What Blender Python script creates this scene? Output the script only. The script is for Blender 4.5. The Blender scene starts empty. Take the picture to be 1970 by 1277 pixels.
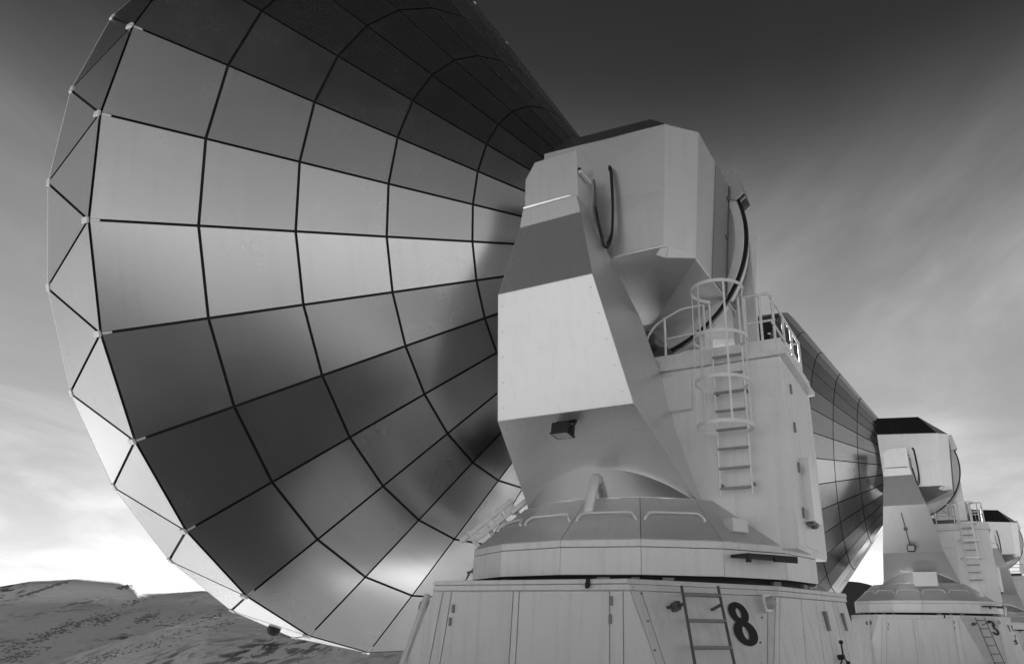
import bpy, bmesh, math, random
import numpy as np
from mathutils import Vector, Matrix

# ------------------------------------------------------------------ camera, world, sun, exposure
scene = bpy.context.scene
R3 = math.radians
CAM = np.array([-4.65160757, 11.22396479, 1.7])
RW = np.array([[-0.88582057, -0.46374415, 0.01622621],      # rows: right, down, forward of the lens
               [0.15743784, -0.33325603, -0.9295987],
               [0.43650344, -0.82090303, 0.36821592]])
FPX, CX, CY = 1351.04, 1105.41, 659.62
cd = bpy.data.cameras.new('camera')
cam = bpy.data.objects.new('camera', cd)
scene.collection.objects.link(cam)
m = Matrix.Identity(4)
for i in range(3):
    m[i][0], m[i][1], m[i][2], m[i][3] = RW[0][i], -RW[1][i], -RW[2][i], CAM[i]
cam.matrix_world = m
cd.sensor_width = 36.0
cd.lens = 36.0 * FPX / 1970.0
cd.shift_x = (985 - CX) / 1970.0
cd.shift_y = (CY - 638.5) / 1970.0
cd.clip_start = 0.05
cd.clip_end = 9000
scene.camera = cam

SUN_AZ, SUN_EL = R3(-57), R3(15)
w = bpy.data.worlds.new('World')
scene.world = w
w.use_nodes = True
nt = w.node_tree
nt.nodes.clear()
def N(tree, kind, **kw):
    n = tree.nodes.new(kind)
    for k, v in kw.items():
        setattr(n, k, v)
    return n
sky = N(nt, 'ShaderNodeTexSky', sky_type='NISHITA', sun_disc=False)
sky.sun_elevation = SUN_EL
sky.sun_rotation = math.pi / 2 - SUN_AZ
sky.altitude = 2500
sky.air_density = 1.0
sky.dust_density = 1.1
sky.ozone_density = 1.0
# black and white film behind a red filter: only the red of the sky is kept
sep = N(nt, 'ShaderNodeSeparateColor')
nt.links.new(sky.outputs['Color'], sep.inputs[0])
# thin wisps of cirrus, drawn on a flat layer high above
tc = N(nt, 'ShaderNodeTexCoord')
sx = N(nt, 'ShaderNodeSeparateXYZ')
nt.links.new(tc.outputs['Generated'], sx.inputs[0])
def math_node(tree, op, a, b=None, c=None, clamp=False):
    n = N(tree, 'ShaderNodeMath', operation=op)
    n.use_clamp = clamp
    for i, v in enumerate((a, b, c)):
        if v is None:
            continue
        if isinstance(v, (int, float)):
            n.inputs[i].default_value = v
        else:
            tree.links.new(v, n.inputs[i])
    return n.outputs[0]
zc = math_node(nt, 'MAXIMUM', sx.outputs[2], 0.0)
zc = math_node(nt, 'ADD', zc, 0.12)
px_ = math_node(nt, 'DIVIDE', sx.outputs[0], zc)
py_ = math_node(nt, 'DIVIDE', sx.outputs[1], zc)
cb = N(nt, 'ShaderNodeCombineXYZ')
nt.links.new(px_, cb.inputs[0]); nt.links.new(py_, cb.inputs[1])
mp = N(nt, 'ShaderNodeMapping', vector_type='TEXTURE')
mp.inputs['Rotation'].default_value = (0, 0, R3(-58))
mp.inputs['Scale'].default_value = (1.7, 1.0, 1.0)
nt.links.new(cb.outputs[0], mp.inputs[0])
nz = N(nt, 'ShaderNodeTexNoise')
nz.inputs['Scale'].default_value = 0.95
nz.inputs['Detail'].default_value = 8
nz.inputs['Roughness'].default_value = 0.55
nz.inputs['Distortion'].default_value = 0.7
nt.links.new(mp.outputs[0], nz.inputs['Vector'])
cov = N(nt, 'ShaderNodeMapRange', interpolation_type='SMOOTHSTEP')
cov.inputs['From Min'].default_value = 0.36
cov.inputs['From Max'].default_value = 0.80
nt.links.new(nz.outputs[0], cov.inputs['Value'])
thin = N(nt, 'ShaderNodeMapRange', interpolation_type='SMOOTHSTEP')      # the veil thins out overhead
thin.inputs['From Min'].default_value = 0.26; thin.inputs['From Max'].default_value = 0.69
thin.inputs['To Min'].default_value = 1.0; thin.inputs['To Max'].default_value = 0.03
nt.links.new(sx.outputs[2], thin.inputs['Value'])
veil = math_node(nt, 'MULTIPLY_ADD', cov.outputs[0], 0.50, 0.36)
cloud = math_node(nt, 'MULTIPLY', veil, thin.outputs[0])
# film curve: a toe that sinks the deep sky, a shoulder that holds the horizon
r2 = math_node(nt, 'MULTIPLY', math_node(nt, 'POWER', sep.outputs[0], 2.0), 0.064)
red = math_node(nt, 'DIVIDE', r2, math_node(nt, 'MULTIPLY_ADD', r2, 1 / 2.7, 1.0))
lit = math_node(nt, 'MULTIPLY_ADD', red, 0.12, 2.2)
skyval = math_node(nt, 'MULTIPLY_ADD', cloud, lit, red)
cmb = N(nt, 'ShaderNodeCombineColor')
for i in range(3):
    nt.links.new(skyval, cmb.inputs[i])
bg = N(nt, 'ShaderNodeBackground')
bg.inputs['Strength'].default_value = 0.12
nt.links.new(cmb.outputs[0], bg.inputs['Color'])
wo = N(nt, 'ShaderNodeOutputWorld')
nt.links.new(bg.outputs[0], wo.inputs['Surface'])

sd = bpy.data.lights.new('sun', 'SUN')
sd.energy = 4.6
sd.angle = R3(0.5)
sd.color = (1.0, 1.0, 1.0)
sun = bpy.data.objects.new('sun', sd)
scene.collection.objects.link(sun)
sdir = Vector((math.cos(SUN_EL) * math.cos(SUN_AZ), math.cos(SUN_EL) * math.sin(SUN_AZ), math.sin(SUN_EL)))
sun.rotation_euler = sdir.to_track_quat('Z', 'Y').to_euler()
sun.location = (0, 0, 40)

vs = scene.view_settings
vs.view_transform = 'Standard'
vs.look = 'None'
vs.gamma = 1
vs.use_curve_mapping = False
vs.exposure = 1.55
scene.render.engine = 'CYCLES'

# ------------------------------------------------------------------ materials (all grey: a black and white photograph)
def mat(name, col, rough, metal=0.0, var=0.12, vscale=1.5, bump=0.0, bscale=40, spec=0.5, streak=0.0, rvar=0.06, speck=0.0, orand=0.0):
    M = bpy.data.materials.new(name)
    M.use_nodes = True
    t = M.node_tree
    p = t.nodes['Principled BSDF']
    p.inputs['Metallic'].default_value = metal
    p.inputs['Specular IOR Level'].default_value = spec
    co = N(t, 'ShaderNodeTexCoord')
    oi = N(t, 'ShaderNodeObjectInfo')
    ad = N(t, 'ShaderNodeVectorMath', operation='ADD')
    sc = N(t, 'ShaderNodeVectorMath', operation='SCALE')
    t.links.new(oi.outputs['Random'], sc.inputs[0]); sc.inputs['Scale'].default_value = 37.0
    t.links.new(co.outputs['Object'], ad.inputs[0]); t.links.new(sc.outputs[0], ad.inputs[1])
    n1 = N(t, 'ShaderNodeTexNoise'); n1.inputs['Scale'].default_value = vscale
    n1.inputs['Detail'].default_value = 6; n1.inputs['Roughness'].default_value = 0.6
    t.links.new(ad.outputs[0], n1.inputs['Vector'])
    v = math_node(t, 'MULTIPLY_ADD', n1.outputs[0], 2 * var, 1 - var)
    if orand:
        v = math_node(t, 'MULTIPLY', v, math_node(t, 'MULTIPLY_ADD', oi.outputs['Random'], 2 * orand, 1 - orand))
    if streak:
        mpp = N(t, 'ShaderNodeMapping'); mpp.inputs['Scale'].default_value = (6, 6, 0.35)
        t.links.new(ad.outputs[0], mpp.inputs[0])
        n2 = N(t, 'ShaderNodeTexNoise'); n2.inputs['Scale'].default_value = 1.6; n2.inputs['Detail'].default_value = 4
        t.links.new(mpp.outputs[0], n2.inputs['Vector'])
        s = N(t, 'ShaderNodeMapRange'); s.inputs['From Min'].default_value = 0.5; s.inputs['From Max'].default_value = 0.75
        s.inputs['To Min'].default_value = 1.0; s.inputs['To Max'].default_value = 1 - streak
        t.links.new(n2.outputs[0], s.inputs['Value'])
        v = math_node(t, 'MULTIPLY', v, s.outputs[0])
    if speck:
        n4 = N(t, 'ShaderNodeTexNoise'); n4.inputs['Scale'].default_value = 14; n4.inputs['Detail'].default_value = 2
        t.links.new(ad.outputs[0], n4.inputs['Vector'])
        s = N(t, 'ShaderNodeMapRange'); s.inputs['From Min'].default_value = 0.68; s.inputs['From Max'].default_value = 0.76
        s.inputs['To Min'].default_value = 1.0; s.inputs['To Max'].default_value = 1 - speck
        t.links.new(n4.outputs[0], s.inputs['Value'])
        v = math_node(t, 'MULTIPLY', v, s.outputs[0])
    v = math_node(t, 'MULTIPLY', v, col, clamp=True)
    cc = N(t, 'ShaderNodeCombineColor')
    for i in range(3):
        t.links.new(v, cc.inputs[i])
    t.links.new(cc.outputs[0], p.inputs['Base Color'])
    r = math_node(t, 'MULTIPLY_ADD', n1.outputs[0], 2 * rvar, rough - rvar)
    t.links.new(r, p.inputs['Roughness'])
    if bump:
        n3 = N(t, 'ShaderNodeTexNoise'); n3.inputs['Scale'].default_value = bscale; n3.inputs['Detail'].default_value = 3
        t.links.new(ad.outputs[0], n3.inputs['Vector'])
        b = N(t, 'ShaderNodeBump'); b.inputs['Strength'].default_value = bump; b.inputs['Distance'].default_value = 0.01
        t.links.new(n3.outputs[0], b.inputs['Height']); t.links.new(b.outputs[0], p.inputs['Normal'])
    return M
M_PANEL = mat('brushed_aluminium_cladding', 0.52, 0.26, 1.0, 0.06, 0.9, 0.025, 0.8, rvar=0.06, orand=0.07, streak=0.05)
M_SLOPE = mat('sky_darkened_aluminium', 0.70, 0.5, 0.55, 0.08, 1.6, 0.06, 3.0, streak=0.08, speck=0.1)  # darker than the wall sheets: the dark sky's reflection put into the material
M_DRUM = mat('polished_sheet', 0.92, 0.2, 1.0, 0.04, 1.0)
M_FIT = mat('pale_fitting', 0.75, 0.4, 0.3, 0.08, 4)
M_CLAD = mat('satin_aluminium_sheet', 0.72, 0.33, 0.78, 0.05, 1.0, 0.02, 1.5, rvar=0.03, speck=0.04, streak=0.06)
M_DULL = mat('dull_aluminium_sheet', 0.84, 0.45, 0.2, 0.10, 1.6, 0.06, 3.0, streak=0.10, speck=0.12)
M_BASE = mat('weathered_pale_paint', 0.80, 0.5, 0.15, 0.10, 1.4, 0.05, 6, streak=0.13, speck=0.2, orand=0.04)
M_PIPE = mat('galvanised_tube', 0.82, 0.4, 0.3, 0.10, 6)
M_STEEL = mat('dark_steel', 0.14, 0.45, 0.4, 0.2, 8)
M_BLACK = mat('black_rubber_and_gap_shade', 0.012, 0.6, 0.0, 0.2, 6)
M_PAINTB = mat('black_paint', 0.015, 0.55, 0.0, 0.25, 9)
M_GLASS = mat('lamp_glass', 0.5, 0.15, 0.0, 0.05, 3)
M_REFL = mat('reflector_white', 0.75, 0.8, 0.0, 0.03, 1)
M_RUNG = mat('worn_tread', 0.32, 0.5, 0.4, 0.2, 14)
M_VENT = mat('grey_grille', 0.25, 0.5, 0.3, 0.15, 12)

# ------------------------------------------------------------------ mesh helpers
COL = scene.collection
def finish(name, me, material, parent, smooth=False):
    if material is not None and not me.materials:
        me.materials.append(material)
    if smooth:
        for p in me.polygons:
            p.use_smooth = True
    o = bpy.data.objects.new(name, me)
    COL.objects.link(o)
    if parent is not None:
        o.parent = parent
    return o
class MB:
    def __init__(s):
        s.v, s.f, s.sm = [], [], []
    def add(s, verts, faces, smooth=False):
        k = len(s.v)
        s.v += [tuple(float(c) for c in q) for q in verts]
        s.f += [tuple(i + k for i in q) for q in faces]
        s.sm += [smooth] * len(faces)
    def box(s, c, size, rot=None, bev=0.0):
        c = np.array(c, float); h = np.array(size, float) / 2
        rot = np.eye(3) if rot is None else np.array(rot)
        if bev <= 0:
            vs_ = [c + rot @ (h * np.array(q)) for q in
                   ((-1,-1,-1),(1,-1,-1),(1,1,-1),(-1,1,-1),(-1,-1,1),(1,-1,1),(1,1,1),(-1,1,1))]
            s.add(vs_, [(0,3,2,1),(4,5,6,7),(0,1,5,4),(1,2,6,5),(2,3,7,6),(3,0,4,7)])
        else:
            bm = bmesh.new(); bmesh.ops.create_cube(bm, size=1)
            for q in bm.verts:
                q.co = Vector(np.array(q.co) * h * 2)
            bmesh.ops.bevel(bm, geom=bm.edges[:], offset=bev, segments=2, profile=0.5, affect='EDGES')
            bm.verts.ensure_lookup_table()
            s.add([c + rot @ np.array(q.co) for q in bm.verts], [[q.index for q in fc.verts] for fc in bm.faces])
            bm.free()
    def tube(s, pts, r, seg=8, cap=True, closed=False):
        P = [np.array(q, float) for q in pts]; n = len(P); rings = []
        up = None
        for i in range(n):
            if closed:
                d = P[(i + 1) % n] - P[i - 1]
            else:
                d = P[min(i + 1, n - 1)] - P[max(i - 1, 0)]
            d /= np.linalg.norm(d) + 1e-12
            if up is None:
                up = np.array([0, 0, 1.]) if abs(d[2]) < .9 else np.array([1., 0, 0])
            a = np.cross(d, up); a /= np.linalg.norm(a) + 1e-12
            b = np.cross(a, d); up = b
            rr = r[i] if isinstance(r, (list, tuple)) else r
            rings.append([P[i] + rr * (math.cos(t) * a + math.sin(t) * b) for t in np.linspace(0, 2 * math.pi, seg, endpoint=False)])
        vs_ = [q for g in rings for q in g]; fs = []
        for i in range(n if closed else n - 1):
            j = (i + 1) % n
            for k in range(seg):
                fs.append((i*seg+k, i*seg+(k+1) % seg, j*seg+(k+1) % seg, j*seg+k))
        s.add(vs_, fs, True)
        if cap and not closed:
            s.add(rings[0], [tuple(range(seg))]); s.add(rings[-1], [tuple(range(seg))[::-1]])
    def plate(s, poly, gap=0.0, t=0.01, back=0.004, bev=0.003):
        """a thin sheet over a convex polygon (counter-clockwise seen from outside), edges pulled in by gap"""
        P = [np.array(q, float) for q in poly]; n = len(P)
        nn = np.zeros(3)
        for i in range(n):
            nn += np.cross(P[i], P[(i + 1) % n])
        nn /= np.linalg.norm(nn)
        def inset(g):
            out = []
            for i in range(n):
                e0 = P[i] - P[i-1]; e0 /= np.linalg.norm(e0); e1 = P[(i+1) % n] - P[i]; e1 /= np.linalg.norm(e1)
                n0 = np.cross(nn, e0); n1 = np.cross(nn, e1)
                d = n0 + n1; out.append(P[i] + d * g / (1 + n0 @ n1))
            return out
        a = inset(gap); b = inset(gap + bev)
        vs_ = [q - nn * back for q in a] + [q + nn * (t - bev) for q in a] + [q + nn * t for q in b]
        fs = [tuple(range(2*n, 3*n)), tuple(range(n))[::-1]]
        for i in range(n):
            j = (i + 1) % n
            fs += [(i, j, n + j, n + i), (n + i, n + j, 2*n + j, 2*n + i)]
        s.add(vs_, fs)
    def mesh(s, name, material):
        me = bpy.data.meshes.new(name)
        me.from_pydata(s.v, [], s.f)
        me.materials.append(material)
        for p, q in zip(me.polygons, s.sm):
            p.use_smooth = q
        me.update()
        return me
    def build(s, name, material, parent=None):
        return finish(name, s.mesh(name, material), material, parent)
def bevelled(o, off=0.012, seg=2, ang=20):
    bm = bmesh.new(); bm.from_mesh(o.data)
    bmesh.ops.remove_doubles(bm, verts=bm.verts[:], dist=0.0005)
    bmesh.ops.recalc_face_normals(bm, faces=bm.faces[:])
    ed = [e for e in bm.edges if len(e.link_faces) == 2 and e.calc_face_angle(0) > R3(ang)]
    bmesh.ops.bevel(bm, geom=ed, offset=off, segments=seg, profile=0.5, affect='EDGES')
    bm.to_mesh(o.data); bm.free()
    return o
def hull(name, pts, material, parent, bev=0.012):
    bm = bmesh.new()
    for q in pts:
        bm.verts.new(q)
    bmesh.ops.convex_hull(bm, input=bm.verts[:])
    bmesh.ops.dissolve_limit(bm, angle_limit=R3(2), verts=bm.verts[:], edges=bm.edges[:])
    bmesh.ops.recalc_face_normals(bm, faces=bm.faces[:])
    me = bpy.data.meshes.new(name); bm.to_mesh(me); bm.free()
    o = finish(name, me, material, parent)
    return bevelled(o, bev) if bev else o
def ray(u, v):
    return RW.T @ np.array([(u - CX) / FPX, (v - CY) / FPX, 1.0])
def on(u, v, p, n):
    """the point of the plane through p with normal n that lies behind pixel (u, v)"""
    d = ray(u, v); p = np.array(p, float); n = np.array(n, float)
    return CAM + d * ((p - CAM) @ n) / (d @ n)
def arc(c, r, a0, a1, n, ex, ey):
    c, ex, ey = (np.array(q, float) for q in (c, ex, ey))
    return [c + r * (math.cos(t) * ex + math.sin(t) * ey) for t in np.linspace(a0, a1, n)]
def smooth_path(pts, n=5):
    """Catmull-Rom through the points"""
    P = [np.array(q, float) for q in pts]; out = []
    for i in range(len(P) - 1):
        p0, p1, p2, p3 = P[max(i-1, 0)], P[i], P[i+1], P[min(i+2, len(P)-1)]
        for t in np.linspace(0, 1, n, endpoint=False):
            out.append(0.5 * (2*p1 + (p2-p0)*t + (2*p0-5*p1+4*p2-p3)*t*t + (3*p1-p0-3*p2+p3)*t**3))
    return out + [P[-1]]
def tagged(o, label, cat, group=None, kind=None):
    if label: o['label'] = label
    if cat: o['category'] = cat
    if group: o['group'] = group
    if kind: o['kind'] = kind
    return o

# ------------------------------------------------------------------ terrain
SKY_AZ = [-180, -120, -100, -93.2, -84.6, -83.6, -82.4, -74, -54.2, -35.8, -33.9, -32.1, -31.78, -30.8, -28.5, -26.1, -24.6, -20, -5, 40, 120, 180]
SKY_E = [.02, .02, .012, .006, .012, .012, .012, .015, .02, .0275, .0235, .0222, .0292, .033, .0353, .0313, .0244, .012, .02, .03, .03, .02]
EDGE_AZ = [-180, -100, -60, -42, -38, -35.6, -33.6, -31.2, -28, -25, -20, -8, 10, 60, 180]
EDGE_R = [180, 180, 170, 150, 120, 85, 55, 38, 27, 23, 20, 20, 40, 150, 180]
rng = np.random.RandomState(5)
_ph = rng.rand(60) * 6.28; _dr = rng.rand(60) * 6.28
def fbm(x, y, base, octs=5, s0=0):
    out = 0; amp = 1; fr = 1 / base
    for o in range(octs):
        for k in range(3):
            i = (s0 + o * 3 + k) % 60
            out = out + amp * np.sin((x * math.cos(_dr[i]) + y * math.sin(_dr[i])) * fr * 6.28 + _ph[i] + 1.7 * np.sin((x * math.sin(_dr[i]) - y * math.cos(_dr[i])) * fr * 3.1 + _ph[(i + 7) % 60]))
        amp *= .5; fr *= 2.03
    return out / 3
def height(x, y):
    x = np.asarray(x, float); y = np.asarray(y, float)
    dx, dy = x - CAM[0], y - CAM[1]
    r = np.hypot(dx, dy); az = np.degrees(np.arctan2(dy, dx))
    E = np.interp(az, SKY_AZ, SKY_E); re = np.interp(az, EDGE_AZ, EDGE_R)
    R0 = 390.0
    sm = lambda t: np.clip(t, 0, 1) ** 2 * (3 - 2 * np.clip(t, 0, 1))
    def pw(pts):
        """piecewise profile along the radius; the points may vary with azimuth"""
        z = np.zeros_like(r) + pts[0][1]
        for (ra, za), (rb_, zb) in zip(pts, pts[1:]):
            t = np.clip((r - ra) / (rb_ - ra), 0, 1)
            z = np.where(r > ra, za + (zb - za) * t, z)
        return z
    Es = np.interp(az, [-180, -120, -60, -36, -33.9, -32.1, -31, -28.5, -24.6, -20, -5, 40, 180], [.02, .02, .015, .0225, .022, .0215, .0215, .022, .018, .008, .02, .03, .02])
    crest = sm((r - 374) / 12)
    ztop = 1.7 + (Es * (1 - crest) + E * crest) * R0
    plain = pw([(0, 0), (re, 0), (np.maximum(re + 70, 290), -22 + 0 * r), (R0 + 0 * r, ztop), (R0 + 300, ztop - 14)])
    em = np.interp(az, [-60, -45, -36.7, -31.2, -27.6, -24, -12], [.0, .004, -.002, -.029, -.052, -.085, -.12])
    z1 = 1.7 + em * 190
    gully = pw([(0, 0), (20, 0 * r), (26, -1.5 + 0 * r), (135, z1 - 19), (190, z1), (240, z1 - 16), (288, np.minimum(z1 - 17, -22)), (R0 - 8, ztop - 2.2), (R0, ztop), (R0 + 300, ztop - 14)])
    wsec = sm((az + 62) / 10) * sm((-6 - az) / 8)
    z = plain * (1 - wsec) + gully * wsec
    up = np.clip((r - 290) / 100, 0, 1)
    side = np.clip((r - np.where(wsec > .5, 40, re + 5)) / 40, 0, 1)
    z = z + fbm(x, y, 26, 4, 3) * 0.10 * np.clip((r - 14) / 60, 0, 1) + fbm(x, y, 48, 5, 20) * 0.5 * side * np.clip(1 - up * 1.02, 0.03, 1)
    z = z + fbm(x, y, 5, 2, 40) * 0.015
    return z
azs = np.unique(np.concatenate([np.arange(-180, -104, 4), np.arange(-104, -16, 0.3), np.arange(-16, 180, 4)]))
rs = np.concatenate([[0.3], np.arange(1.5, 60, 1.5), np.arange(60, 130, 3.5), np.arange(130, 184, 2.5), np.arange(184, 196, .45), np.arange(196, 270, 2.5), np.arange(270, 400, 2.0), [410, 450, 520, 700, 1100, 2000, 4000]])
A2, R2 = np.meshgrid(np.radians(azs), rs)
TX, TY = CAM[0] + R2 * np.cos(A2), CAM[1] + R2 * np.sin(A2)
TZ = height(TX, TY)
na, nr = len(azs), len(rs)
tv = np.stack([TX, TY, TZ], -1).reshape(-1, 3)
tf = [(i*na+j, i*na+(j+1) % na, (i+1)*na+(j+1) % na, (i+1)*na+j) for i in range(nr-1) for j in range(na)]
tf.append(tuple(range(na))[::-1])
def snow_material():
    M = bpy.data.materials.new('wind_packed_snow'); M.use_nodes = True
    t = M.node_tree; p = t.nodes['Principled BSDF']
    ge = N(t, 'ShaderNodeNewGeometry')
    def noise(scale, det, vec=None, dist=0.0):
        n = N(t, 'ShaderNodeTexNoise'); n.inputs['Scale'].default_value = scale; n.inputs['Detail'].default_value = det
        n.inputs['Distortion'].default_value = dist
        t.links.new(vec or ge.outputs['Position'], n.inputs['Vector']); return n.outputs[0]
    mpn = N(t, 'ShaderNodeMapping'); mpn.inputs['Rotation'].default_value = (0, 0, R3(-38)); mpn.inputs['Scale'].default_value = (1.0, 0.4, 1.0)
    t.links.new(ge.outputs['Position'], mpn.inputs[0])
    a = noise(0.035, 8, mpn.outputs[0], 0.4)
    b = noise(0.55, 5, mpn.outputs[0])
    s1 = N(t, 'ShaderNodeMapRange', interpolation_type='SMOOTHSTEP'); s1.inputs['From Min'].default_value = 0.47; s1.inputs['From Max'].default_value = 0.64
    t.links.new(a, s1.inputs['Value'])
    s2 = N(t, 'ShaderNodeMapRange', interpolation_type='SMOOTHSTEP'); s2.inputs['From Min'].default_value = 0.46; s2.inputs['From Max'].default_value = 0.58
    t.links.new(b, s2.inputs['Value'])
    rock = math_node(t, 'MULTIPLY', s1.outputs[0], s2.outputs[0])
    c = noise(0.02, 6)
    g = math_node(t, 'MULTIPLY_ADD', c, 0.20, 0.72)
    mx = N(t, 'ShaderNodeMix', data_type='FLOAT')
    t.links.new(rock, mx.inputs[0]); t.links.new(g, mx.inputs[2]); mx.inputs[3].default_value = 0.12
    cc = N(t, 'ShaderNodeCombineColor')
    for i in range(3):
        t.links.new(mx.outputs[0], cc.inputs[i])
    t.links.new(cc.outputs[0], p.inputs['Base Color'])
    p.inputs['Roughness'].default_value = 0.9
    p.inputs['Specular IOR Level'].default_value = 0.08
    bp = N(t, 'ShaderNodeBump'); bp.inputs['Strength'].default_value = 0.8; bp.inputs['Distance'].default_value = 0.6
    t.links.new(noise(0.9, 6, mpn.outputs[0]), bp.inputs['Height']); t.links.new(bp.outputs[0], p.inputs['Normal'])
    return M
M_SNOW = snow_material()
M_STONE = mat('snow_dusted_limestone', 0.28, 0.85, 0.0, 0.4, 0.4, 0.6, 1.0, spec=0.2)
M_ROCK = mat('dark_limestone', 0.11, 0.85, 0.0, 0.45, 0.5, 0.6, 1.0, spec=0.2)
me = bpy.data.meshes.new('ground'); me.from_pydata([tuple(q) for q in tv], [], tf); me.materials.append(M_SNOW)
for p in me.polygons: p.use_smooth = True
ground = finish('ground', me, M_SNOW, None); ground['kind'] = 'structure'

# unseen concrete pads, added to darken the ground bounce and the dish reflections
M_PAD = mat('worn_concrete', 0.30, 0.8, 0.0, 0.35, 0.5, 0.4, 8, spec=0.2)
def build_pad(cx_, y0_, y1_, zt_):
    v = []; nx, ny = 9, 9
    xs_, ys_ = np.linspace(cx_ - 9.0, cx_ + 7.5, nx), np.linspace(y0_, y1_, ny)
    f = []
    for k, z in enumerate((-0.9, zt_)):
        v += [(x, y, z) for y in ys_ for x in xs_]
    o = nx * ny
    f += [(o + j*nx+i, o + j*nx+i+1, o + (j+1)*nx+i+1, o + (j+1)*nx+i) for j in range(ny-1) for i in range(nx-1)]
    ring = [i for i in range(nx)] + [j*nx+nx-1 for j in range(1, ny)] + [(ny-1)*nx+i for i in range(nx-2, -1, -1)] + [j*nx for j in range(ny-2, 0, -1)]
    f += [(a, b, b + o, a + o) for a, b in zip(ring, ring[1:] + ring[:1])]
    me_ = bpy.data.meshes.new('added_pad'); me_.from_pydata(v, [], f)
    t_ = finish('added_pad', me_, M_PAD, None); t_['kind'] = 'structure'
build_pad(0, -9.0, 9.6, .11); build_pad(-3.1, -32.0, -14.6, .11); build_pad(-6.7, -58.6, -41.4, .11)
# rocks showing through the snow on the far slope: a mass nobody could count
random.seed(3)
def hit(u, v):
    d = ray(u, v); d = d / np.hypot(d[0], d[1])
    t = np.arange(12, 395, 0.4); P = CAM[None] + d[None] * t[:, None]
    k = np.nonzero(P[:, 2] < height(P[:, 0], P[:, 1]))[0]
    return P[k[0]] if len(k) else None
rb = MB()
clusters = [(35, 1243, 55, 12, 34), (90, 1222, 40, 9, 40), (125, 1207, 40, 9, 36), (165, 1195, 45, 8, 40), (200, 1193, 30, 8, 30), (285, 1188, 28, 9, 46),
            (255, 1160, 26, 5, 16), (20, 1267, 50, 9, 30), (335, 1195, 40, 6, 18), (60, 1256, 50, 10, 26), (400, 1190, 40, 6, 26), (240, 1128, 16, 3, 26), (90, 1131, 70, 2, 34),
            (330, 1225, 70, 12, 40), (420, 1205, 60, 8, 36), (210, 1262, 60, 10, 50), (520, 1228, 60, 10, 40), (480, 1262, 90, 10, 50), (620, 1250, 60, 8, 26)]
for (u0, v0, su, sv, n) in clusters:
    for _ in range(int(n * 2.6)):
        a, b = random.gauss(0, .5), random.gauss(0, .5)
        P = hit(u0 + su * a, v0 + sv * b - su * a * 0.32)
        if P is None:
            continue
        dist = math.hypot(P[0] - CAM[0], P[1] - CAM[1])
        s = dist / FPX * random.uniform(0.8, 3.4)
        ang = random.uniform(-.4, .4) + math.atan2(P[1] - CAM[1], P[0] - CAM[0])
        ca, sa = math.cos(ang), math.sin(ang)
        el_ = random.uniform(1.2, 3.0)
        vv = []
        for (x, y, z) in ((1,0,0),(.4,.9,.1),(-.6,.8,-.1),(-1,-.1,0),(-.4,-.9,.1),(.6,-.8,0),(.1,.1,.8),(0,0,-.9)):
            x, y, z = x * s * random.uniform(.7, 1.2) * .8, y * s * el_ * random.uniform(.7, 1.2) * .6, z * s * .7
            vv.append((P[0] + x*ca - y*sa, P[1] + x*sa + y*ca, P[2] + z - .1 * s))
        rb.add(vv, [(0,1,6),(1,2,6),(2,3,6),(3,4,6),(4,5,6),(5,0,6),(1,0,7),(2,1,7),(3,2,7),(4,3,7),(5,4,7),(0,5,7)])
tagged(rb.build('loose_rocks', M_STONE), 'dark rocks poking through the snow on the far slope', 'rocks', kind='stuff')

# a dark rocky hill seen through the gap between the two nearer antennas
hb = MB(); nu, nv = 90, 26
hv = []
for j in range(nv):
    for i in range(nu):
        a = math.radians(-104 + 46 * i / (nu - 1)); t = j / (nv - 1)
        e = np.interp(math.degrees(a), [-104, -93, -88, -85.5, -84.6, -83.5, -82, -78, -70, -58], [.0, .006, .02, .036, .0455, .0515, .0535, .05, .04, .0])
        r = 300 + 75 * t
        x, y = CAM[0] + r * math.cos(a), CAM[1] + r * math.sin(a)
        z = -26 + (1.7 + e * 375 + 26) * (t ** 0.8) + float(fbm(x, y, 30, 5, 11)) * 1.3 * (1 - t * .9)
        hv.append((x, y, z))
hb.add(hv, [(j*nu+i, j*nu+i+1, (j+1)*nu+i+1, (j+1)*nu+i) for j in range(nv-1) for i in range(nu-1)], True)
hill = hb.build('hill', M_ROCK); hill['kind'] = 'structure'

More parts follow.
